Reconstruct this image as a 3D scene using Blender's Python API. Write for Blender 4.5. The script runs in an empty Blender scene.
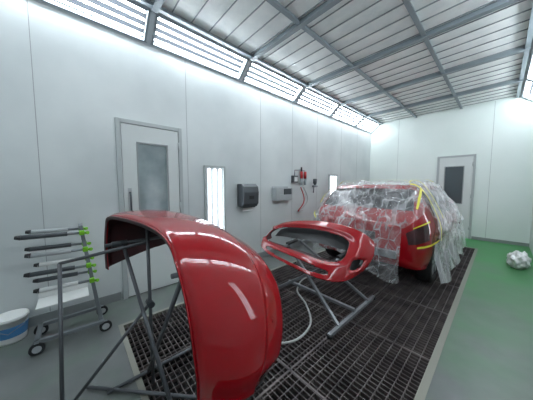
import bpy, math, random
from mathutils import Vector, Matrix, noise
random.seed(4)
sc = bpy.context.scene

def lin(c):
    return tuple(((x/255)/12.92 if x/255 <= .04045 else ((x/255+.055)/1.055)**2.4) for x in c)+(1,)

# ------------------------------------------------------------ materials
def pmat(name, rgb, rough=.5, metal=0, coat=0, rgb2=None, nscale=4, bump=0, bscale=40, spec=.5, detail=4):
    m = bpy.data.materials.new(name); m.use_nodes = True
    nt = m.node_tree; b = nt.nodes['Principled BSDF']
    b.inputs['Base Color'].default_value = lin(rgb)
    b.inputs['Roughness'].default_value = rough
    b.inputs['Metallic'].default_value = metal
    b.inputs['Coat Weight'].default_value = coat
    b.inputs['Coat Roughness'].default_value = .015
    b.inputs['Coat IOR'].default_value = 1.6
    b.inputs['Specular IOR Level'].default_value = spec
    tc = nt.nodes.new('ShaderNodeTexCoord')
    if rgb2:
        n = nt.nodes.new('ShaderNodeTexNoise'); n.inputs['Scale'].default_value = nscale
        n.inputs['Detail'].default_value = detail
        r = nt.nodes.new('ShaderNodeValToRGB')
        r.color_ramp.elements[0].position = .35; r.color_ramp.elements[1].position = .7
        r.color_ramp.elements[0].color = lin(rgb); r.color_ramp.elements[1].color = lin(rgb2)
        nt.links.new(tc.outputs['Object'], n.inputs['Vector'])
        nt.links.new(n.outputs['Fac'], r.inputs['Fac'])
        nt.links.new(r.outputs['Color'], b.inputs['Base Color'])
    if bump:
        n2 = nt.nodes.new('ShaderNodeTexNoise'); n2.inputs['Scale'].default_value = bscale
        bp = nt.nodes.new('ShaderNodeBump'); bp.inputs['Strength'].default_value = bump
        bp.inputs['Distance'].default_value = .02
        nt.links.new(tc.outputs['Object'], n2.inputs['Vector'])
        nt.links.new(n2.outputs['Fac'], bp.inputs['Height'])
        nt.links.new(bp.outputs['Normal'], b.inputs['Normal'])
    return m

def emat(name, rgb, s, base=None):
    m = bpy.data.materials.new(name); m.use_nodes = True
    b = m.node_tree.nodes['Principled BSDF']
    b.inputs['Base Color'].default_value = lin(base or rgb)
    b.inputs['Roughness'].default_value = .9
    b.inputs['Specular IOR Level'].default_value = .1
    b.inputs['Emission Color'].default_value = lin(rgb)
    b.inputs['Emission Strength'].default_value = s
    return m

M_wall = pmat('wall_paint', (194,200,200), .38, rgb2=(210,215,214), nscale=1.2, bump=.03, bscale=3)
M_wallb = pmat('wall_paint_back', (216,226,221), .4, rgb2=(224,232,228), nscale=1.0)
M_seam = pmat('seam', (150,155,156), .6)
M_base = pmat('skirting', (140,146,146), .5)
M_frame = pmat('fixture_frame', (172,180,184), .4)
M_door = pmat('door_paint', (205,210,208), .35)
M_doorf = pmat('door_frame', (170,176,176), .4)
M_glassd = pmat('door_glass', (150,162,164), .12, rgb2=(120,132,134), nscale=3)
M_glassk = pmat('door_glass_dark', (80,88,92), .12)
M_metal = pmat('galvanised', (150,153,156), .4, metal=.6, rgb2=(125,128,132), nscale=12)
M_beam = pmat('beam', (132,142,147), .45, metal=.1)
M_rod = pmat('rod', (140,147,150), .5)
M_grate = pmat('grate_steel', (112,104,102), .5, metal=.5, rgb2=(76,70,71), nscale=6)
M_trim = pmat('grate_trim', (140,140,130), .5, metal=.3)
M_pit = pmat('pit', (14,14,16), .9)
M_filter = pmat('filter_fabric', (238,240,238), .9, rgb2=(222,226,225), nscale=5, bump=.25, bscale=25)
M_red = pmat('car_red', (148,0,14), .4, coat=1.0, spec=.05)
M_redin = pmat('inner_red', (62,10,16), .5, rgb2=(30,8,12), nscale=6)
M_black = pmat('black_plastic', (28,30,32), .45)
M_dgrey = pmat('dark_grey', (62,68,72), .4)
M_lgrey = pmat('light_grey', (165,170,172), .4)
M_white = pmat('white_plastic', (222,224,222), .4)
M_blue = pmat('blue_label', (70,125,175), .4)
M_green = pmat('green_clip', (120,190,40), .4)
M_tape = pmat('yellow_tape', (215,205,50), .5)
M_rubber = pmat('tyre', (24,24,25), .7)
M_glass = pmat('car_glass', (38,36,40), .08)
M_hose = pmat('hose', (170,172,170), .4)
M_redpl = pmat('red_plastic', (170,30,35), .35)
M_tube = emat('light_tube', (240,248,255), 30)
M_refl_glow = emat('fixture_reflector_glow', (190,200,210), .12, (46,50,54))  # dark backing with a mild glow painted in for the tubes' light on it
M_tubew = emat('wall_tube', (240,248,255), 7)

def floor_mat():
    m = bpy.data.materials.new('floor_epoxy'); m.use_nodes = True
    nt = m.node_tree; b = nt.nodes['Principled BSDF']; N = nt.nodes.new; L = nt.links.new
    tc = N('ShaderNodeTexCoord'); sp = N('ShaderNodeSeparateXYZ'); L(tc.outputs['Object'], sp.inputs[0])
    n = N('ShaderNodeTexNoise'); n.inputs['Scale'].default_value = 1.6; n.inputs['Detail'].default_value = 6
    L(tc.outputs['Object'], n.inputs['Vector'])
    my = N('ShaderNodeMapRange'); my.inputs[1].default_value = 1.4; my.inputs[2].default_value = 6.4
    L(sp.outputs['Y'], my.inputs[0])
    mx = N('ShaderNodeMapRange'); mx.inputs[1].default_value = -2.2; mx.inputs[2].default_value = -.6
    L(sp.outputs['X'], mx.inputs[0])
    mul = N('ShaderNodeMath'); mul.operation = 'MULTIPLY'; L(my.outputs[0], mul.inputs[0]); L(mx.outputs[0], mul.inputs[1])
    ad = N('ShaderNodeMath'); ad.operation = 'MULTIPLY_ADD'; L(n.outputs['Fac'], ad.inputs[0]); ad.inputs[1].default_value = 1.0
    ad.inputs[2].default_value = -.5
    ad2 = N('ShaderNodeMath'); ad2.operation = 'ADD'; ad2.use_clamp = True; L(ad.outputs[0], ad2.inputs[0]); L(mul.outputs[0], ad2.inputs[1])
    mixg = N('ShaderNodeMix'); mixg.data_type = 'RGBA'
    L(ad2.outputs[0], mixg.inputs['Factor'])
    gr = N('ShaderNodeValToRGB'); gr.color_ramp.elements[0].color = lin((88,93,92)); gr.color_ramp.elements[1].color = lin((116,119,118))
    n2 = N('ShaderNodeTexNoise'); n2.inputs['Scale'].default_value = 5; n2.inputs['Detail'].default_value = 8
    L(tc.outputs['Object'], n2.inputs['Vector']); L(n2.outputs['Fac'], gr.inputs['Fac'])
    L(gr.outputs['Color'], mixg.inputs['A']); mixg.inputs['B'].default_value = lin((60,138,74))
    L(mixg.outputs['Result'], b.inputs['Base Color']); b.inputs['Roughness'].default_value = .38
    return m
M_floor = floor_mat()

def film_mat(name, lo, hi, crease):
    m = bpy.data.materials.new(name); m.use_nodes = True
    nt = m.node_tree; b = nt.nodes['Principled BSDF']; N = nt.nodes.new; L = nt.links.new
    b.inputs['Base Color'].default_value = lin((238,239,241)); b.inputs['Roughness'].default_value = .12
    b.inputs['Specular IOR Level'].default_value = 1.0
    tc = N('ShaderNodeTexCoord')
    n0 = N('ShaderNodeTexNoise'); n0.inputs['Scale'].default_value = 2.5; n0.inputs['Detail'].default_value = 1
    L(tc.outputs['Object'], n0.inputs['Vector'])
    mixv = N('ShaderNodeVectorMath'); mixv.operation='MULTIPLY_ADD'
    L(n0.outputs['Color'], mixv.inputs[0]); mixv.inputs[1].default_value=(.25,.25,.25); L(tc.outputs['Object'], mixv.inputs[2])
    mp = N('ShaderNodeMapping'); mp.inputs['Scale'].default_value=(1,1,.45); mp.inputs['Rotation'].default_value=(.6,.5,.3)
    L(mixv.outputs[0], mp.inputs[0])
    v = N('ShaderNodeTexVoronoi'); v.feature='DISTANCE_TO_EDGE'; v.inputs['Scale'].default_value=9
    L(mp.outputs[0], v.inputs['Vector'])
    c = N('ShaderNodeMapRange'); c.inputs[1].default_value=.0; c.inputs[2].default_value=.06; c.inputs[3].default_value=crease; c.inputs[4].default_value=0
    L(v.outputs['Distance'], c.inputs[0])
    n = N('ShaderNodeTexNoise'); n.inputs['Scale'].default_value = 6; n.inputs['Detail'].default_value = 8
    n.inputs['Distortion'].default_value = .6
    L(mp.outputs[0], n.inputs['Vector'])
    mr = N('ShaderNodeMapRange'); mr.inputs[1].default_value = .45; mr.inputs[2].default_value = .72
    mr.inputs[3].default_value = lo; mr.inputs[4].default_value = hi
    L(n.outputs['Fac'], mr.inputs[0])
    a = N('ShaderNodeMath'); a.operation='ADD'; a.use_clamp=True
    L(mr.outputs[0], a.inputs[0]); L(c.outputs[0], a.inputs[1]); L(a.outputs[0], b.inputs['Alpha'])
    bp = N('ShaderNodeBump'); bp.inputs['Strength'].default_value = .6; bp.inputs['Distance'].default_value = .03
    L(n.outputs['Fac'], bp.inputs['Height']); L(bp.outputs['Normal'], b.inputs['Normal'])
    return m
M_film = film_mat('masking_film', .12, .50, .22)
M_film2 = film_mat('masking_film_dense', .38, .72, .18)

# ------------------------------------------------------------ builder
class B:
    def __init__(s): s.v=[]; s.f=[]; s.m=[]; s.sm=[]; s.mats=[]
    def mi(s, mat):
        if mat not in s.mats: s.mats.append(mat)
        return s.mats.index(mat)
    def add(s, vs, fs, mat, smooth=False):
        o=len(s.v); s.v += [Vector(v) for v in vs]; k=s.mi(mat)
        for f in fs: s.f.append([i+o for i in f]); s.m.append(k); s.sm.append(smooth)
    def box(s, a, b, mat, M=None):
        x0,y0,z0=a; x1,y1,z1=b
        vs=[Vector(p) for p in ((x0,y0,z0),(x1,y0,z0),(x1,y1,z0),(x0,y1,z0),(x0,y0,z1),(x1,y0,z1),(x1,y1,z1),(x0,y1,z1))]
        if M: vs=[M@v for v in vs]
        s.add(vs,[(0,3,2,1),(4,5,6,7),(0,1,5,4),(1,2,6,5),(2,3,7,6),(3,0,4,7)],mat)
    def bar(s, p0, p1, w, h, mat, up=(0,0,1)):
        p0=Vector(p0);p1=Vector(p1);d=(p1-p0);L=d.length;d.normalize();u=Vector(up)
        if abs(d.dot(u))>.95: u=Vector((0,1,0))
        r=d.cross(u).normalized();u=r.cross(d)
        M=Matrix((( r.x,d.x,u.x,p0.x),(r.y,d.y,u.y,p0.y),(r.z,d.z,u.z,p0.z),(0,0,0,1)))
        s.box((-w/2,0,-h/2),(w/2,L,h/2),mat,M)
    def tube(s, pts, r, mat, n=12, caps=True):
        pts=[Vector(p) for p in pts]; rs = r if isinstance(r,(list,tuple)) else [r]*len(pts)
        vs=[];fs=[];prev=None
        for i,p in enumerate(pts):
            d=(pts[min(i+1,len(pts)-1)]-pts[max(i-1,0)]).normalized()
            if prev is None:
                a=Vector((0,0,1)) if abs(d.z)<.9 else Vector((1,0,0))
                u=d.cross(a).normalized()
            else: u=(prev-d*prev.dot(d)).normalized()
            prev=u; w=d.cross(u)
            for k in range(n):
                t=2*math.pi*k/n; vs.append(p+(u*math.cos(t)+w*math.sin(t))*rs[i])
        for i in range(len(pts)-1):
            for k in range(n):
                k2=(k+1)%n; fs.append((i*n+k,i*n+k2,(i+1)*n+k2,(i+1)*n+k))
        s.add(vs,fs,mat,True)
        if caps:
            o=len(s.v)-len(vs); k=s.mi(mat)
            s.f.append([o+j for j in range(n)][::-1]); s.m.append(k); s.sm.append(False)
            s.f.append([o+(len(pts)-1)*n+j for j in range(n)]); s.m.append(k); s.sm.append(False)
    def grid(s, fn, nu, nv, mat, skip=None, smooth=True):
        vs=[fn(i/nu,j/nv) for i in range(nu+1) for j in range(nv+1)]
        fs=[]
        for i in range(nu):
            for j in range(nv):
                if skip and skip((i+.5)/nu,(j+.5)/nv): continue
                a=i*(nv+1)+j; fs.append((a,a+nv+1,a+nv+2,a+1))
        s.add(vs,fs,mat,smooth)
    def obj(s, name, parent=None, bevel=0):
        me=bpy.data.meshes.new(name); me.from_pydata(s.v,[],s.f)
        for m in s.mats: me.materials.append(m)
        for p,k,sm in zip(me.polygons,s.m,s.sm): p.material_index=k; p.use_smooth=sm
        me.update()
        o=bpy.data.objects.new(name,me); sc.collection.objects.link(o)
        if parent: o.parent=parent
        if bevel:
            md=o.modifiers.new('bev','BEVEL'); md.width=bevel; md.segments=2; md.limit_method='ANGLE'; md.angle_limit=.9
        return o
def empty(name):
    e=bpy.data.objects.new(name,None); sc.collection.objects.link(e); return e

def cr(pts, t):
    n=len(pts)-1; i=min(int(t),n-1) if t>0 else 0; f=t-i
    p0=pts[max(i-1,0)];p1=pts[i];p2=pts[i+1];p3=pts[min(i+2,n)]
    out=[]
    for a,b,c,d in zip(p0,p1,p2,p3):
        out.append(.5*((2*b)+(-a+c)*f+(2*a-5*b+4*c-d)*f*f+(-a+3*b-3*c+d)*f**3))
    return out

# ------------------------------------------------------------ room
XL,XR,Y0,Y1=-3.17,.52,-2.4,7.85
ZW,ZC=3.25,3.53
CXL,CXR=-2.84,.19
BY=[-2.1,-.65,.8,2.25,3.7,5.15,6.6]

GX0,GX1,GY0,GY1=-2.58,-.27,.27,6.75
b=B()
b.box((XL-.1,Y0-.1,-.12),(GX0,Y1+.1,0),M_floor)
b.box((GX1,Y0-.1,-.12),(XR+.1,Y1+.1,0),M_floor)
b.box((GX0,Y0-.1,-.12),(GX1,GY0,0),M_floor)
b.box((GX0,GY1,-.12),(GX1,Y1+.1,0),M_floor)
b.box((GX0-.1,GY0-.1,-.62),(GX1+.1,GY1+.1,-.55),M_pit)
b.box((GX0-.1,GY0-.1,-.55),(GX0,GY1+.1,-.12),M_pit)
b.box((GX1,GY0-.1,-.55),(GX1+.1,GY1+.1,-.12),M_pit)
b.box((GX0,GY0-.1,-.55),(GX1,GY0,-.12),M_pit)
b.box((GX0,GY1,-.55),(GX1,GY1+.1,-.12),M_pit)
b.obj('floor')

b=B()
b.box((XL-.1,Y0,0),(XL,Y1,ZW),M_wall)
for y in (-1.3,-.25,1.28,2.72,3.65,4.6,5.8,6.8):
    b.box((XL,y-.003,.1),(XL+.0015,y+.003,ZW),M_seam)
b.obj('wall_left')
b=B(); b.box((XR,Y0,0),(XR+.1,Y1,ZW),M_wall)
for y in (-1.3,.2,2.1,3.1,4.6,6.1): b.box((XR-.0015,y-.003,.1),(XR,y+.003,ZW),M_seam)
b.obj('wall_right')
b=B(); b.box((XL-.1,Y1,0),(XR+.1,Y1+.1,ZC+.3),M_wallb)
for x in (-2.3,-.2,): b.box((x-.003,Y1-.0015,.05),(x+.003,Y1,ZC),M_seam)
b.obj('wall_back')
b=B(); b.box((XL-.1,Y0-.1,0),(XR+.1,Y0,ZC+.3),M_wall); b.obj('wall_front')
b=B(); b.box((XL,Y0,0),(XL+.012,.38,.1),M_base); b.box((XL,1.2,0),(XL+.012,Y1,.1),M_base); b.obj('baseboard_left')
b=B(); b.box((XL+.012,Y1-.012,0),(-1.28,Y1,.08),M_base); b.box((-.46,Y1-.012,0),(XR,Y1,.08),M_base); b.obj('baseboard_back')

b=B()
NY=int((Y1-Y0)/.02)
def cf(u,v):
    y=Y0+(Y1-Y0)*u; x=CXL+(CXR-CXL)*v
    ph=(y-Y0)/.2415
    return (x,y,ZC+.012+.007*abs(math.sin(ph*math.pi))+.006*noise.noise((x*3,y*3,0)))
b.grid(cf,NY,24,M_filter)
b.box((CXL-.1,Y0,ZC+.09),(CXR+.1,Y1,ZC+.15),M_beam)
b.obj('ceiling')
b=B()
for y in BY:
    b.box((CXL,y-.02,ZC-.045),(CXR,y+.02,ZC+.04),M_beam)
    b.box((CXL,y-.035,ZC-.055),(CXR,y+.035,ZC-.045),M_beam)
for x in (CXL+.03,CXL+1.0,CXL+2.02,CXR-.03):
    b.box((x-.015,Y0,ZC-.025),(x+.015,Y1,ZC+.04),M_beam)
    b.box((x-.027,Y0,ZC-.033),(x+.027,Y1,ZC-.025),M_beam)
y=Y0
while y<Y1:
    b.box((CXL,y-.004,ZC-.002),(CXR,y+.004,ZC+.012),M_rod); y+=.2415
b.obj('ceiling_grid_frame')

def fixture(name, side, ya, yb):
    e=empty(name)
    if side<0: A=Vector((XL,0,ZW)); C=Vector((CXL,0,ZC)); 
    else: A=Vector((XR,0,ZW)); C=Vector((CXR,0,ZC))
    d=(C-A); L=d.length; d.normalize()
    out=Vector((d.z*side,0,-d.x*side))
    if out.z<0: out=-out
    def P(t,y,o): 
        p=A+d*(t*L)+out*o; return Vector((p.x,y,p.z))
    b=B()
    def quadbox(t0,t1,y0,y1,o0,o1,mat):
        vs=[P(t0,y0,o0),P(t1,y0,o0),P(t1,y1,o0),P(t0,y1,o0),P(t0,y0,o1),P(t1,y0,o1),P(t1,y1,o1),P(t0,y1,o1)]
        b.add(vs,[(0,3,2,1),(4,5,6,7),(0,1,5,4),(1,2,6,5),(2,3,7,6),(3,0,4,7)],mat)
    quadbox(0,.1,ya,yb,0,.09,M_frame); quadbox(.86,1,ya,yb,0,.09,M_frame)
    quadbox(.1,.86,ya,ya+.05,0,.09,M_frame); quadbox(.1,.86,yb-.05,yb,0,.09,M_frame)
    quadbox(.07,.1,ya+.02,yb-.02,-.008,0,M_beam); quadbox(.86,.89,ya+.02,yb-.02,-.008,0,M_beam)
    quadbox(.1,.86,ya+.03,ya+.055,-.008,0,M_beam); quadbox(.1,.86,yb-.055,yb-.03,-.008,0,M_beam)
    b.obj('frame',e)
    b=B(); quadbox(.1,.86,ya+.05,yb-.05,.085,.095,M_refl_glow); b.obj('reflector',e)
    b=B()
    for t in (.2,.39,.58,.77):
        b.tube([P(t,ya+.07,.045),P(t,yb-.07,.045)],.0125,M_tube,8)
    b.obj('tubes',e)
    return e
for i in range(len(BY)):
    ya=BY[i]; yb=(BY+[Y1])[i+1]
    fixture('slanted_light_fixture',-1,ya,yb)
    fixture('slanted_light_fixture',1,ya,yb)
b=B()
for X0_,X1_ in ((XL,CXL),(XR,CXR)):
    b.add([(X0_,Y0,ZW),(X1_,Y0,ZC),(X1_,BY[0],ZC),(X0_,BY[0],ZW)],[(0,1,2,3)],M_frame)
b.obj('trim_1')

# ------------------------------------------------------------ grate
b=B()
y=GY0+.03
while y<GY1-.02:
    b.box((GX0+.03,y-.003,-.03),(GX1-.03,y+.003,-.001),M_grate); y+=.042
x=GX0+.03
while x<GX1-.02:
    b.box((x-.003,GY0+.03,-.028),(x+.003,GY1-.03,-.0005),M_grate); x+=.07
for k in range(1,7):
    yy=GY0+k*(GY1-GY0)/7
    b.box((GX0+.03,yy-.008,-.05),(GX1-.03,yy+.008,0),M_grate)
for xx in (GX0+.77,GX0+1.54):
    b.box((xx-.008,GY0+.03,-.05),(xx+.008,GY1-.03,0),M_grate)
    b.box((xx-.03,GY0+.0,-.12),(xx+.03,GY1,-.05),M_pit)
b.box((GX0,GY0,-.05),(GX0+.04,GY1,.004),M_trim); b.box((GX1-.05,GY0,-.05),(GX1,GY1,.004),M_trim)
b.box((GX0+.04,GY0,-.05),(GX1-.05,GY0+.04,.004),M_trim); b.box((GX0+.04,GY1-.04,-.05),(GX1-.05,GY1,.004),M_trim)
b.obj('floor_grate')

# ------------------------------------------------------------ doors
def door(name, M, w, wy0, wy1, wz0, wz1, hinge_right, glass):
    e=empty(name)
    H=2.26
    b=B()
    b.box((0,0,0),(.05,.04,H),M_doorf,M); b.box((w-.05,0,0),(w,.04,H),M_doorf,M); b.box((.05,0,H-.05),(w-.05,.04,H),M_doorf,M)
    b.obj('frame',e,.004)
    b=B()
    x0,x1=.056,w-.056
    b.box((x0,0,.015),(wy0,.03,H-.056),M_door,M); b.box((wy1,0,.015),(x1,.03,H-.056),M_door,M)
    b.box((wy0,0,.015),(wy1,.03,wz0),M_door,M); b.box((wy0,0,wz1),(wy1,.03,H-.056),M_door,M)
    b.obj('leaf',e)
    b=B(); b.box((wy0,.002,wz0),(wy1,.016,wz1),glass,M)
    b.obj('pane',e)
    b=B(); t=.018
    for a,c in (((wy0-t,.03,wz0-t),(wy0,.038,wz1+t)),((wy1,.03,wz0-t),(wy1+t,.038,wz1+t)),((wy0,.03,wz0-t),(wy1,.038,wz0)),((wy0,.03,wz1),(wy1,.038,wz1+t))):
        b.box(a,c,M_base,M)
    b.obj('window_trim',e)
    b=B(); hx=.12 if hinge_right else w-.12
    pts=[M@Vector(p) for p in ((hx,.03,1.36),(hx,.075,1.35),(hx,.085,1.33),(hx,.085,1.08),(hx,.075,1.06),(hx,.03,1.05))]
    b.tube(pts,.01,M_dgrey,10)
    b.box((hx-.02,.03,1.0),(hx+.02,.036,1.41),M_lgrey,M)
    b.obj('handle',e)
    b=B(); hx2=w-.052 if hinge_right else .052
    for z in (.25,1.1,1.95): b.tube([M@Vector((hx2,.042,z)),M@Vector((hx2,.042,z+.1))],.011,M_doorf,8)
    b.obj('hinges',e)
Ml=Matrix(((0,1,0,XL),(1,0,0,.40),(0,0,1,0),(0,0,0,1)))
door('door_1',Ml,.79,.23,.575,.98,1.98,True,M_glassd)
Mb=Matrix(((1,0,0,-1.27),(0,-1,0,Y1),(0,0,1,0),(0,0,0,1)))
door('door_2',Mb,.8,.19,.57,.95,1.95,True,M_glassk)

def wall_light(ya,yb,z0,z1,X=XL,s=1):
    e=empty('wall_light_fixture')
    def bx(bb,a,c,m):
        bb.box((min(X+s*a[0],X+s*c[0]),a[1],a[2]),(max(X+s*a[0],X+s*c[0]),c[1],c[2]),m)
    b=B()
    bx(b,(0,ya,z0),(.05,ya+.035,z1),M_doorf);bx(b,(0,yb-.035,z0),(.05,yb,z1),M_doorf)
    bx(b,(0,ya+.035,z0),(.05,yb-.035,z0+.035),M_doorf);bx(b,(0,ya+.035,z1-.035),(.05,yb-.035,z1),M_doorf)
    b.obj('frame',e,.004)
    b=B(); bx(b,(0,ya+.035,z0+.035),(.008,yb-.035,z1-.035),M_lgrey); b.obj('reflector',e)
    b=B()
    for k in range(3):
        yy=ya+.035+(yb-ya-.07)*(k+.5)/3
        b.tube([(X+s*.028,yy,z0+.05),(X+s*.028,yy,z1-.05)],.014,M_tubew,10)
    b.obj('tubes',e)
wall_light(1.53,1.90,.48,1.76)
wall_light(5.15,5.57,.48,1.74)
wall_light(1.53,1.90,.48,1.76,XR,-1)
wall_light(5.15,5.57,.48,1.74,XR,-1)

# ------------------------------------------------------------ wall devices
def dispenser():
    e=empty('paper_towel_dispenser'); X=XL+.002
    prof=[(0,1.06),(.15,1.06),(.2,1.12),(.21,1.32),(.19,1.42),(.13,1.47),(0,1.47)]
    b=B(); n=len(prof)
    vs=[(X+p[0],2.16,p[1]) for p in prof]+[(X+p[0],2.50,p[1]) for p in prof]
    fs=[tuple(range(n)),tuple(range(2*n-1,n-1,-1))]+[(i,i+n,(i+1)%n+n,(i+1)%n) for i in range(n)]
    b.add(vs,fs,M_dgrey); b.obj('housing',e,.012)
    b=B(); b.box((X+.05,2.2,1.045),(X+.15,2.46,1.062),M_black); b.box((X+.209,2.28,1.2),(X+.214,2.38,1.26),M_black); b.obj('slot',e)
    b=B(); b.box((X+.09,2.22,.98),(X+.093,2.44,1.05),M_white); b.obj('paper',e)
dispenser()
e=empty('glove_box_dispenser'); b=B()
X=XL+.003
b.box((X,3.02,1.13),(X+.015,3.5,1.42),M_lgrey)
b.box((X+.015,3.02,1.13),(X+.14,3.5,1.145),M_lgrey); b.box((X+.015,3.02,1.145),(X+.14,3.03,1.38),M_lgrey); b.box((X+.015,3.49,1.145),(X+.14,3.5,1.38),M_lgrey)
b.box((X+.13,3.03,1.145),(X+.14,3.49,1.25),M_lgrey)
b.obj('holder',e,.003)
b=B(); b.box((X+.02,3.04,1.15),(X+.125,3.255,1.4),M_lgrey); b.box((X+.02,3.27,1.15),(X+.125,3.48,1.37),M_dgrey); b.obj('boxes',e,.004)
e=empty('air_line_regulator'); b=B()
b.box((X,3.62,1.5),(X+.07,3.78,1.66),M_dgrey); b.box((X+.07,3.65,1.53),(X+.08,3.75,1.63),M_white)
b.tube([(X+.03,3.7,1.66),(X+.03,3.7,1.78),(X+.03,3.95,1.8),(X+.03,4.08,1.78)],.012,M_metal,8)
for yy in (3.92,4.06):
    b.tube([(X+.05,yy,1.76),(X+.05,yy,1.6)],[.032,.032],M_redpl,14)
    b.tube([(X+.05,yy,1.6),(X+.05,yy,1.45)],[.03,.025],M_glassd,14)
b.tube([(X+.05,3.92,1.86),(X+.05,3.92,1.76)],.02,M_black,10)
b.obj('filters',e)
b=B()
for k,(yy,zz) in enumerate(((3.9,1.4),(4.0,1.4))):
    pts=[]
    for i in range(25):
        t=i/24; pts.append((X+.05+.05*math.sin(t*math.pi),yy+(.09+.04*k)*math.sin(t*2*math.pi)*(.6+t),zz-.55*math.sin(t*math.pi*.55)))
    b.tube(pts,.012,M_redpl if k==0 else M_hose,8)
b.obj('hoses',e)
e=empty('spray_gun'); b=B()
b.tube([(X+.02,4.4,1.5),(X+.06,4.4,1.5),(X+.09,4.4,1.53)],.008,M_metal,8)
b.tube([(X+.09,4.32,1.42),(X+.09,4.5,1.42)],[.028,.018],M_metal,12)
b.tube([(X+.09,4.36,1.42),(X+.09,4.34,1.26)],[.014,.018],M_metal,10)
b.tube([(X+.09,4.4,1.44),(X+.09,4.4,1.5),(X+.09,4.4,1.6)],[.015,.045,.05],M_dgrey,14)
b.obj('gun_body',e)

# ------------------------------------------------------------ bumper in the foreground
near=[(-.80,.36,.48),(-.79,.335,.72),(-.81,.32,.94),(-.89,.31,1.12),(-1.03,.31,1.215),(-1.3,.28,1.25),(-1.7,.22,1.25),(-1.98,.18,1.22),(-2.07,.17,1.13),(-2.09,.16,.97),(-2.08,.16,.79)]
far=[(-.79,.74,.40),(-.77,.81,.53),(-.80,.86,.70),(-.90,.90,.87),(-1.08,.87,1.03),(-1.38,.82,1.12),(-1.72,.80,1.15),(-1.95,.79,1.13),(-2.05,.77,1.07),(-2.08,.74,.99),(-2.08,.72,.92)]
def bump_surface(near,far):
    n=len(near)-1
    def base(u,v):
        a=Vector(cr(near,u*n)); c=Vector(cr(far,u*n)); return a.lerp(c,v)
    def f(u,v):
        p=base(u,v); h=1e-3
        du=base(min(u+h,1),v)-base(max(u-h,0),v); dv=base(u,min(v+h,1))-base(u,max(v-h,0))
        nn=du.cross(dv).normalized()
        return p, nn
    return f
f1=bump_surface(near,far)
cen=Vector((-1.45,.5,.6))
def sstep(a,b_,x):
    t=max(0,min(1,(x-a)/(b_-a))); return t*t*(3-2*t)
def bp1(u,v):
    p,nn=f1(u,v)
    if (p-cen).dot(nn)<0: nn=-nn
    o=.055*math.sin(math.pi*min(1,v*1.0))**.8
    o+= -.014*sstep(.66,.70,v)*(1-sstep(.95,1,v)*.3)
    o+= -.012*sstep(.05,0,v)
    o+= -.02*sstep(.08,.02,u)
    return p+nn*o
b=B()
b.grid(bp1,110,44,M_red)
def edge_flange(fn,v,dv,d):
    def g(u,t):
        p=fn(u,v)
        inn=(cen-p).normalized()
        return p+inn*(t*d)
    return g
b.grid(edge_flange(bp1,0,.1,.03),110,1,M_red); b.grid(edge_flange(bp1,1,.9,.03),110,1,M_red)
e1=empty('car_bumper')
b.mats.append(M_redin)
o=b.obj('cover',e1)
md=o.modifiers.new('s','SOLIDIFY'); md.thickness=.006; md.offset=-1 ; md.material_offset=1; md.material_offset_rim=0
def orient(o,c):
    me=o.data; s=0
    for p in me.polygons: s+=(p.center-c).dot(p.normal)
    if s<0: me.flip_normals()
orient(o,cen)
b=B()
def patch(fn,u0,u1,v0,v1,off,cen_):
    def g(a,c):
        u=u0+(u1-u0)*a; v=v0+(v1-v0)*c
        p=fn(u,v)
        n_=(fn(u+.004,v)-p).cross(fn(u,min(v+.01,1))-p).normalized()
        if n_.dot(p-cen_)<0:n_=-n_
        return p+n_*off
    return g
b.grid(patch(bp1,.005,.05,.76,.98,.004,cen),8,8,M_black)
for (u,v) in ((.19,.8),(.36,.8)):
    p=patch(bp1,u,u+.01,v,v+.01,.003,cen)(0,0)
    p2=patch(bp1,u,u+.01,v,v+.01,.0,cen)(0,0)
    b.tube([p2,p2+(p-p2)*1.2],.014,M_red,14)
b.obj('vent_and_sensors',e1)
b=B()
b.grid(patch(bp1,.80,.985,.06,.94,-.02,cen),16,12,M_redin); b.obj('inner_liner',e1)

M_stand=pmat('stand_paint',(92,95,99),.4,metal=.4)
e=empty('bumper_stand'); b=B()
R_=.0125
b.tube([(-1.02,.38,1.02),(-1.75,.36,.02)],R_,M_stand); b.tube([(-1.95,.26,1.0),(-1.1,.38,.02)],R_,M_stand)
b.tube([(-1.75,.1,.02),(-1.75,.95,.02)],R_,M_stand); b.tube([(-1.1,.2,.02),(-1.1,.95,.02)],R_,M_stand)
b.tube([(-1.02,.32,1.02),(-1.02,.84,1.0)],R_,M_stand); b.tube([(-1.95,.15,1.0),(-1.95,.72,1.0)],R_,M_stand)
b.tube([(-1.02,.80,1.0),(-1.1,.92,.02)],R_,M_stand); b.tube([(-1.95,.70,1.0),(-1.75,.92,.02)],R_,M_stand)
b.obj('frame',e)
b=B()
for x,y0,y1,z in ((-1.02,.36,.46,1.02),(-1.02,.70,.80,1.01),(-1.95,.19,.29,1.0),(-1.95,.58,.68,1.0)):
    b.tube([(x,y0,z),(x,y1,z)],.022,M_dgrey)
b.obj('pads',e)
b=B()
b.tube([(-1.62,.36,1.17),(-1.62,.36,.02)],.0115,M_stand); b.tube([(-1.9,.0,.02),(-1.3,.55,.02)],.0115,M_stand)
b.tube([(-2.05,-.1,.9),(-1.62,.36,1.06)],.0115,M_stand)
b.tube([(-2.05,-.1,.9),(-1.75,-.12,.02)],.0115,M_stand)
b.tube([(-1.62,.36,.62),(-1.75,-.12,.02)],.0115,M_stand)
b.tube([(-1.58,.36,.62),(-1.66,.36,.62)],.022,M_dgrey)
b.obj('support_arm',e)

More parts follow.
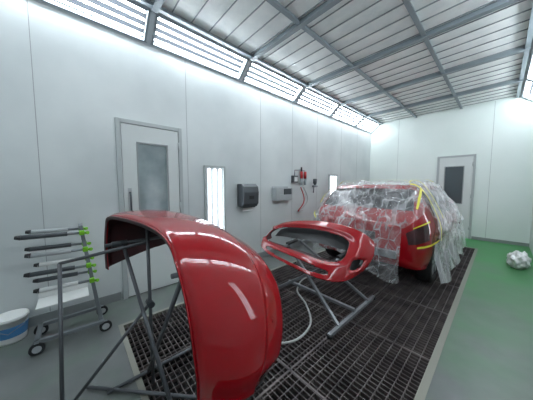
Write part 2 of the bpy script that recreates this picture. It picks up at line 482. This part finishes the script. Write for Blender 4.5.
# ------------------------------------------------------------ second bumper
low=[(-2.42,2.30,.60),(-2.37,2.04,.57),(-2.1,1.91,.53),(-1.6,1.84,.50),(-1.22,1.86,.47),(-1.02,2.0,.47),(-.95,2.28,.52)]
upp=[(-2.42,2.48,.74),(-2.34,2.34,.82),(-2.08,2.36,.91),(-1.65,2.40,.97),(-1.27,2.42,.96),(-1.04,2.42,.91),(-.95,2.54,.80)]
f2=bump_surface(low,upp)
cen2=Vector((-1.65,2.6,.45))
def bp2(u,v):
    p,nn=f2(u,v)
    if (p-cen2).dot(nn)<0: nn=-nn
    o=.06*math.sin(math.pi*v)
    qq=((abs((u-.45)/.32))**4+(abs((v-.54)/.27))**4)**.25
    o-=.04*sstep(1.28,1.0,qq)
    o-=.02*sstep(1.5,1.0,(abs((u-.875)/.045)**3+abs((v-.3)/.11)**3)**.333)
    return p+nn*o
def hole(u,v):
    return ((abs((u-.45)/.32))**4+(abs((v-.54)/.27))**4)**.25<1
def hole_small(u,v):
    return ((abs((u-.5)/.2))**4+(abs((v-.1)/.045))**4)**.25<1 or (abs((u-.875)/.045)**3+abs((v-.3)/.11)**3)<1
b=B()
b.grid(bp2,200,80,M_red,skip=lambda u,v: hole(u,v) or hole_small(u,v))
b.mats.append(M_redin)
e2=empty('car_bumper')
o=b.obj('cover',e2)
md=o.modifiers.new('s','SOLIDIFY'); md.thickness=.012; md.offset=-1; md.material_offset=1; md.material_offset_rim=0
orient(o,cen2)
b=B()
def rib(u,v):
    p,nn=f2(.12+.7*u,.62+.33*v)
    if (p-cen2).dot(nn)<0: nn=-nn
    return p-nn*.09
b.grid(rib,30,3,M_black)
def rib2(u,v):
    p,nn=f2(.14+.66*u,.2+.16*v)
    if (p-cen2).dot(nn)<0: nn=-nn
    return p-nn*.06
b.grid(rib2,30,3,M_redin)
def rib3(u,v):
    p,nn=f2(.82+.11*u,.15+.3*v)
    if (p-cen2).dot(nn)<0: nn=-nn
    return p-nn*.03
b.grid(rib3,6,6,M_black)
b.obj('inner_carrier',e2)

e=empty('bumper_stand'); b=B()
for x in (-1.02,-2.0):
    b.bar((x,1.72,.025),(x,2.78,.025),.035,.035,M_metal)
b.bar((-2.0,2.25,.06),(-1.02,2.25,.06),.035,.035,M_metal)
b.bar((-1.02,1.9,.04),(-1.9,2.15,.62),.03,.03,M_metal); b.bar((-2.0,1.9,.04),(-1.15,2.15,.62),.03,.03,M_metal)
b.bar((-1.02,2.6,.04),(-1.9,2.36,.66),.03,.03,M_metal); b.bar((-2.0,2.6,.04),(-1.15,2.36,.66),.03,.03,M_metal)
b.bar((-1.9,2.05,.63),(-1.9,2.42,.67),.03,.03,M_metal); b.bar((-1.15,2.05,.63),(-1.15,2.42,.67),.03,.03,M_metal)
b.obj('frame',e,.003)
b=B()
for x in (-1.02,-2.0):
    for y in (1.74,2.76): b.tube([(x,y,0),(x,y,.03)],.03,M_black)
for x in (-1.15,-1.9): b.tube([(x,2.1,.655),(x,2.3,.675)],.025,M_black)
b.obj('feet_and_pads',e)

b=B()
cp=[(-1.75,3.0,.02),(-1.95,2.6,.02),(-1.8,2.2,.02),(-1.5,2.0,.02),(-1.25,1.75,.02),(-1.2,1.45,.02),(-1.35,1.2,.02),(-1.5,.95,.02),(-1.35,.8,.02)]
b.tube([cr(cp,i/10) for i in range((len(cp)-1)*10+1)],.011,M_hose,10)
b.obj('air_hose')

# ------------------------------------------------------------ car
CX,CY=-1.44,3.22
ST=[(-.03,.42,.58,.64,.62,.60,.80,.53,.87,.885),
(0,.36,.69,.75,.62,.71,.88,.65,.96,.975),
(.08,.31,.78,.82,.64,.79,.93,.70,1.07,1.09),
(.25,.27,.82,.855,.66,.825,.95,.67,1.25,1.29),
(.45,.25,.84,.865,.67,.835,.955,.625,1.365,1.425),
(.80,.23,.845,.87,.67,.835,.95,.61,1.395,1.455),
(1.5,.22,.845,.87,.66,.835,.935,.61,1.405,1.475),
(2.1,.22,.845,.87,.65,.835,.92,.60,1.365,1.44),
(2.5,.22,.845,.87,.65,.83,.915,.62,1.23,1.295),
(2.95,.22,.845,.865,.65,.80,.90,.68,.99,1.03),
(3.2,.22,.84,.86,.63,.77,.86,.62,.93,.965),
(3.55,.24,.80,.83,.60,.73,.78,.55,.84,.88),
(3.8,.28,.70,.74,.55,.64,.68,.45,.74,.77),
(3.95,.34,.55,.60,.52,.50,.60,.35,.64,.66)]
def station(d):
    for i in range(len(ST)-1):
        if d<=ST[i+1][0]: break
    t=i+max(0,min(1,(d-ST[i][0])/(ST[i+1][0]-ST[i][0])))
    return cr(ST,t)
def prof(d):
    s=station(d)
    zb,w2,w3,z3,w4,z4,w5,z5,zr=s[1:]
    return [(0,zb),(w2*.85,zb),(w2,zb+.1),(w3,z3),(w4,z4),(w5,z5),(w5*.7,zr-.012),(0,zr)]
def S(d,q,side):
    p=prof(d); 
    if q>=6.999: x,z=p[7]
    else: x,z=cr(p,q)
    if q<1: x,z=p[0][0]+(p[1][0])*q,p[0][1]
    return Vector((CX+side*max(x,0),CY+d,z))
def Sn(d,q,side):
    h=.01
    a=S(min(d+h,3.95),q,side)-S(max(d-h,-.03),q,side)
    c=S(d,min(q+.05,7),side)-S(d,max(q-.05,0),side)
    n=a.cross(c)
    if n.length<1e-9: return Vector((0,0,1))
    n.normalize()
    c0=Vector((CX,CY+max(.6,min(d,3.3)),.7))
    if n.dot(S(d,q,side)-c0)<0:n=-n
    return n
car=empty('car')
b=B()
for sd in (1,-1):
    b.grid(lambda u,v:S(-.03+3.98*u,7*v,sd),120,70,M_red)
def capf(d):
    def g(u,v):
        a=S(d,7*v,1); c=S(d,7*v,-1); return a.lerp(c,u)
    return g
b.grid(capf(-.03),16,70,M_red); b.grid(capf(3.95),16,70,M_red)
body=b.obj('body',car)
import bmesh
bm=bmesh.new(); bm.from_mesh(body.data); bmesh.ops.remove_doubles(bm,verts=bm.verts,dist=.0006)
bmesh.ops.dissolve_degenerate(bm,edges=bm.edges,dist=.0001)
bmesh.ops.recalc_face_normals(bm,faces=bm.faces); bm.to_mesh(body.data); bm.free()
body.data.materials.append(M_black)
WD=(.68,3.17)
for wd in WD:
    for sd in (1,-1):
        c=B(); xa=CX+sd*.60; xb=CX+sd*1.0
        c.tube([(xa,CY+wd,.31),(xb,CY+wd,.31)],.365,M_black,40)
        co=c.obj('cut'); 
        bmm=bmesh.new(); bmm.from_mesh(co.data); bmesh.ops.recalc_face_normals(bmm,faces=bmm.faces); bmm.to_mesh(co.data); bmm.free()
        md=body.modifiers.new('b','BOOLEAN'); md.object=co; md.operation='DIFFERENCE'; md.solver='EXACT'
        bpy.context.view_layer.update()
        dg=bpy.context.evaluated_depsgraph_get()
        me=bpy.data.meshes.new_from_object(body.evaluated_get(dg))
        body.modifiers.clear()
        if len(me.polygons)>1000: body.data=me
        bpy.data.objects.remove(co)
def spatch(bb,d0,d1,q0,q1,off,mat,sides=(1,),nu=24,nv=16,nz=0,ns=6):
    for sd in sides:
        def g(u,v):
            d=d0+(d1-d0)*u; q=q0+(q1-q0)*v
            p=S(d,q,sd); n=Sn(d,q,sd); o=off
            if nz: o+=nz*(noise.noise(p*ns)+.4*noise.noise(p*ns*2.2)+.9*abs(noise.noise(p*ns*1.4+Vector((9,3,1)))))
            return p+n*o
        bb.grid(g,nu,nv,mat)
b=B()
spatch(b,.10,.40,5.15,7,.004,M_glass,(1,-1))
spatch(b,2.22,2.85,5.2,7,.004,M_glass,(1,-1))
spatch(b,.62,1.42,4.12,4.9,.004,M_glass,(1,-1)); spatch(b,1.50,2.45,4.12,4.9,.004,M_glass,(1,-1))
b.obj('windows',car)
b=B()
for d in (.62+.12,1.46,2.42):
    spatch(b,d-.004,d+.004,2.0,4.1,.002,M_black,(1,-1),1,16)
spatch(b,.6,3.0,1.55,1.95,.004,M_black,(1,-1))
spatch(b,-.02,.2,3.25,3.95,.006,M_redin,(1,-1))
b.obj('shut_lines_and_lamps',car)
b=B()
b.box((CX-.55,CY-.09,.46),(CX+.55,CY-.03,.56),M_metal)
b.box((CX-.42,CY-.06,.47),(CX-.36,CY+.0,.55),M_black); b.box((CX+.36,CY-.06,.47),(CX+.42,CY,.55),M_black)
b.box((CX-.26,CY-.045,.66),(CX+.26,CY-.028,.78),M_redin)
b.obj('crash_bar',car,.006)
b=B()
spatch(b,.36,.50,5.1,7,.03,M_red,(1,-1)); b.obj('roof_spoiler',car)
for i,wd in enumerate(WD):
    for sd in (1,-1):
        b=B(); xo=CX+sd*.845; xi=CX+sd*.65; y=CY+wd; z=.31
        pr=[(xi,.20),(xi,.28),(xi+sd*.02,.302),(xi+sd*.05,.31),(xo-sd*.05,.31),(xo-sd*.02,.302),(xo,.28),(xo,.20),(xo-sd*.03,.195)]
        n=40; vs=[];fs=[]
        for (px,r) in pr:
            for k in range(n):
                t=2*math.pi*k/n; vs.append((px,y+r*math.cos(t),z+r*math.sin(t)))
        for a in range(len(pr)-1):
            for k in range(n): fs.append((a*n+k,a*n+(k+1)%n,(a+1)*n+(k+1)%n,(a+1)*n+k))
        b.add(vs,fs,M_rubber,True)
        b.tube([(xo-sd*.07,y,z),(xo-sd*.06,y,z)],.195,M_black,40)
        for k in range(5):
            t=2*math.pi*k/5+.3
            b.bar((xo-sd*.02,y,z),(xo-sd*.015,y+.19*math.cos(t),z+.19*math.sin(t)),.05,.025,M_lgrey,(1,0,0))
        b.tube([(xo-sd*.04,y,z),(xo-sd*.005,y,z)],.045,M_lgrey,20)
        b.tube([(xo-sd*.03+0,y+.19*math.cos(t*2*math.pi/40),z+.19*math.sin(t*2*math.pi/40)) for t in range(41)],.012,M_lgrey,8)
        b.obj('wheel_%d'%(i*2+(sd>0)+1),car)
b=B()
spatch(b,-.02,.62,3.3,7,.045,M_film,(-1,),60,70,.04,6)
spatch(b,-.02,.62,4.6,7,.045,M_film,(1,),60,50,.04,6)
def drape(u,v):
    x=CX-.74+1.35*u; z=.95-.66*v*(1-.2*math.sin(u*5))
    y=CY-.12-.06*v+.045*noise.noise((x*4,z*4,1))+.02*noise.noise((x*11,z*7,4))+.018*math.sin(x*22+z*6)*v
    return (x,y,z)
b.grid(drape,70,40,M_film)
b.obj('rear_masking_film',car)
b=B()
spatch(b,.42,3.1,3.1,5.6,.045,M_film2,(1,),90,60,.035,5)
def skirt(u,v):
    d=.22+2.95*u; p=S(d,3.1,1); z=p.z-(.57-.06*math.sin(d*7))*v
    x=p.x+.045+.09*v+.04*noise.noise((d*5,z*3,2))+.018*math.sin(d*18+z*4)*v
    return (x,p.y,max(z,.012))
b.grid(skirt,100,30,M_film2)
b.obj('side_masking_film',car)
b=B()
spatch(b,.60,.63,4.0,7,.09,M_tape,(1,-1),2,30)
spatch(b,.40,.43,3.1,5.5,.075,M_tape,(1,),2,24)
spatch(b,.44,3.0,5.5,5.58,.085,M_tape,(1,),40,2)
spatch(b,.10,.44,4.95,5.05,.075,M_tape,(1,-1),10,2)
spatch(b,-.0,.12,3.9,4.15,.07,M_tape,(-1,),6,4)
spatch(b,-.0,.4,3.1,3.18,.06,M_tape,(1,-1),10,2)
spatch(b,-.0,.24,4.0,4.07,.02,M_tape,(1,),10,2)
b.obj('masking_tape',car)

# ------------------------------------------------------------ parts rack
e=empty('parts_rack'); b=B()
M_rk=pmat('rack_tube',(120,126,130),.4,metal=.4)
b.bar((-2.62,.14,.1),(-2.74,.03,1.05),.03,.03,M_rk); b.bar((-2.90,.14,.1),(-2.90,.03,1.05),.03,.03,M_rk)
b.bar((-2.74,.03,1.04),(-2.90,.03,1.04),.03,.03,M_rk); b.bar((-2.64,.12,.3),(-2.90,.12,.3),.025,.025,M_rk)
b.bar((-2.58,.16,.1),(-2.62,-.32,.1),.035,.03,M_rk); b.bar((-2.92,.16,.1),(-2.92,-.32,.1),.035,.03,M_rk)
b.bar((-2.58,.14,.1),(-2.94,.14,.1),.035,.03,M_rk); b.bar((-2.6,-.3,.1),(-2.94,-.3,.1),.035,.03,M_rk)
b.obj('frame',e,.003)
arms=B(); cl=B()
for i,z in enumerate((1.0,.84,.68,.53)):
    yy=.03+(1.05-z)*.11
    for k,x in enumerate((-2.64+(1.05-z)*.05,-2.90)):
        L_=.40-.03*((i+k)%2)
        arms.tube([(x,yy,z),(x,yy-L_,z+.015)],.012,M_rk,10)
        arms.tube([(x,yy-.10,z+.005),(x,yy-L_+.01,z+.015)],.02,(M_dgrey,M_lgrey,M_dgrey,M_white)[(i+k)%4],10)
        arms.tube([(x,yy-L_+.02,z+.015),(x,yy-L_-.015,z+.02)],[.022,.014],M_black,10)
        cl.box((x-.02,yy-.02,z-.022),(x+.02,yy+.02,z+.022),M_green)
        cl.tube([(x+.015,yy+.02,z),(x+.04,yy+.045,z)],[.01,.018],M_green,10)
arms.obj('arms',e); cl.obj('clips',e,.006)
b=B()
b.box((-2.9,-.3,.36),(-2.66,.06,.372),M_white); b.box((-2.9,-.3,.372),(-2.89,.06,.43),M_white); b.obj('shelf',e,.003)
b=B()
for (x,y) in ((-2.58,.17),(-2.93,.17),(-2.6,-.3),(-2.93,-.3)):
    b.bar((x,y,.1),(x,y,.055),.03,.03,M_rk)
    b.tube([(x-.018,y,.05),(x+.018,y,.05)],.05,M_black,24); b.tube([(x-.02,y,.05),(x+.02,y,.05)],.03,M_lgrey,16)
b.obj('casters',e)

e=empty('bucket'); b=B()
cx,cy=-3.02,-.5
b.tube([(cx,cy,0),(cx,cy,.02),(cx,cy,.21),(cx,cy,.21),(cx,cy,.23)],[.095,.1,.115,.122,.122],M_white,32)
b.tube([(cx,cy,.235),(cx,cy,.23)],[.11,.122],M_white,32)
b.tube([(cx,cy,.06),(cx,cy,.16)],[.104,.1125],M_blue,32,False)
b.tube([(cx+.0,cy-.12,.2),(cx+.08,cy-.09,.15),(cx+.125,cy,.11),(cx+.08,cy+.09,.15),(cx,cy+.12,.2)],.003,M_metal,6)
b.obj('pail',e)

e=empty('crumpled_masking_film'); 
bm=bmesh.new(); bmesh.ops.create_icosphere(bm,subdivisions=5,radius=1)
for v in bm.verts:
    p=v.co.copy(); r=1+.35*noise.noise(p*2.2)+.2*abs(noise.noise(p*5))
    v.co=Vector((p.x*.12*r+.28,p.y*.2*r+5.75,max(0.003,p.z*.15*r+.12)))
me=bpy.data.meshes.new('bundle'); bm.to_mesh(me); bm.free(); me.materials.append(M_white)
for p in me.polygons: p.use_smooth=True
o=bpy.data.objects.new('bundle',me); sc.collection.objects.link(o); o.parent=e

# ------------------------------------------------------------ camera, world
psi=math.radians(47.8); th=math.radians(4.05)
F=Vector((-math.sin(psi)*math.cos(th),math.cos(psi)*math.cos(th),-math.sin(th)))
cam=bpy.data.cameras.new('camera'); co=bpy.data.objects.new('camera',cam); sc.collection.objects.link(co)
co.location=(0,0,1.45); co.rotation_euler=F.to_track_quat('-Z','Y').to_euler()
cam.sensor_width=36; cam.lens=212/533*36; cam.clip_start=.02
sc.camera=co
w=bpy.data.worlds.new('w'); sc.world=w; w.use_nodes=True
w.node_tree.nodes['Background'].inputs[0].default_value=(.5,.55,.6,1); w.node_tree.nodes['Background'].inputs[1].default_value=.3
sc.view_settings.view_transform='Standard'
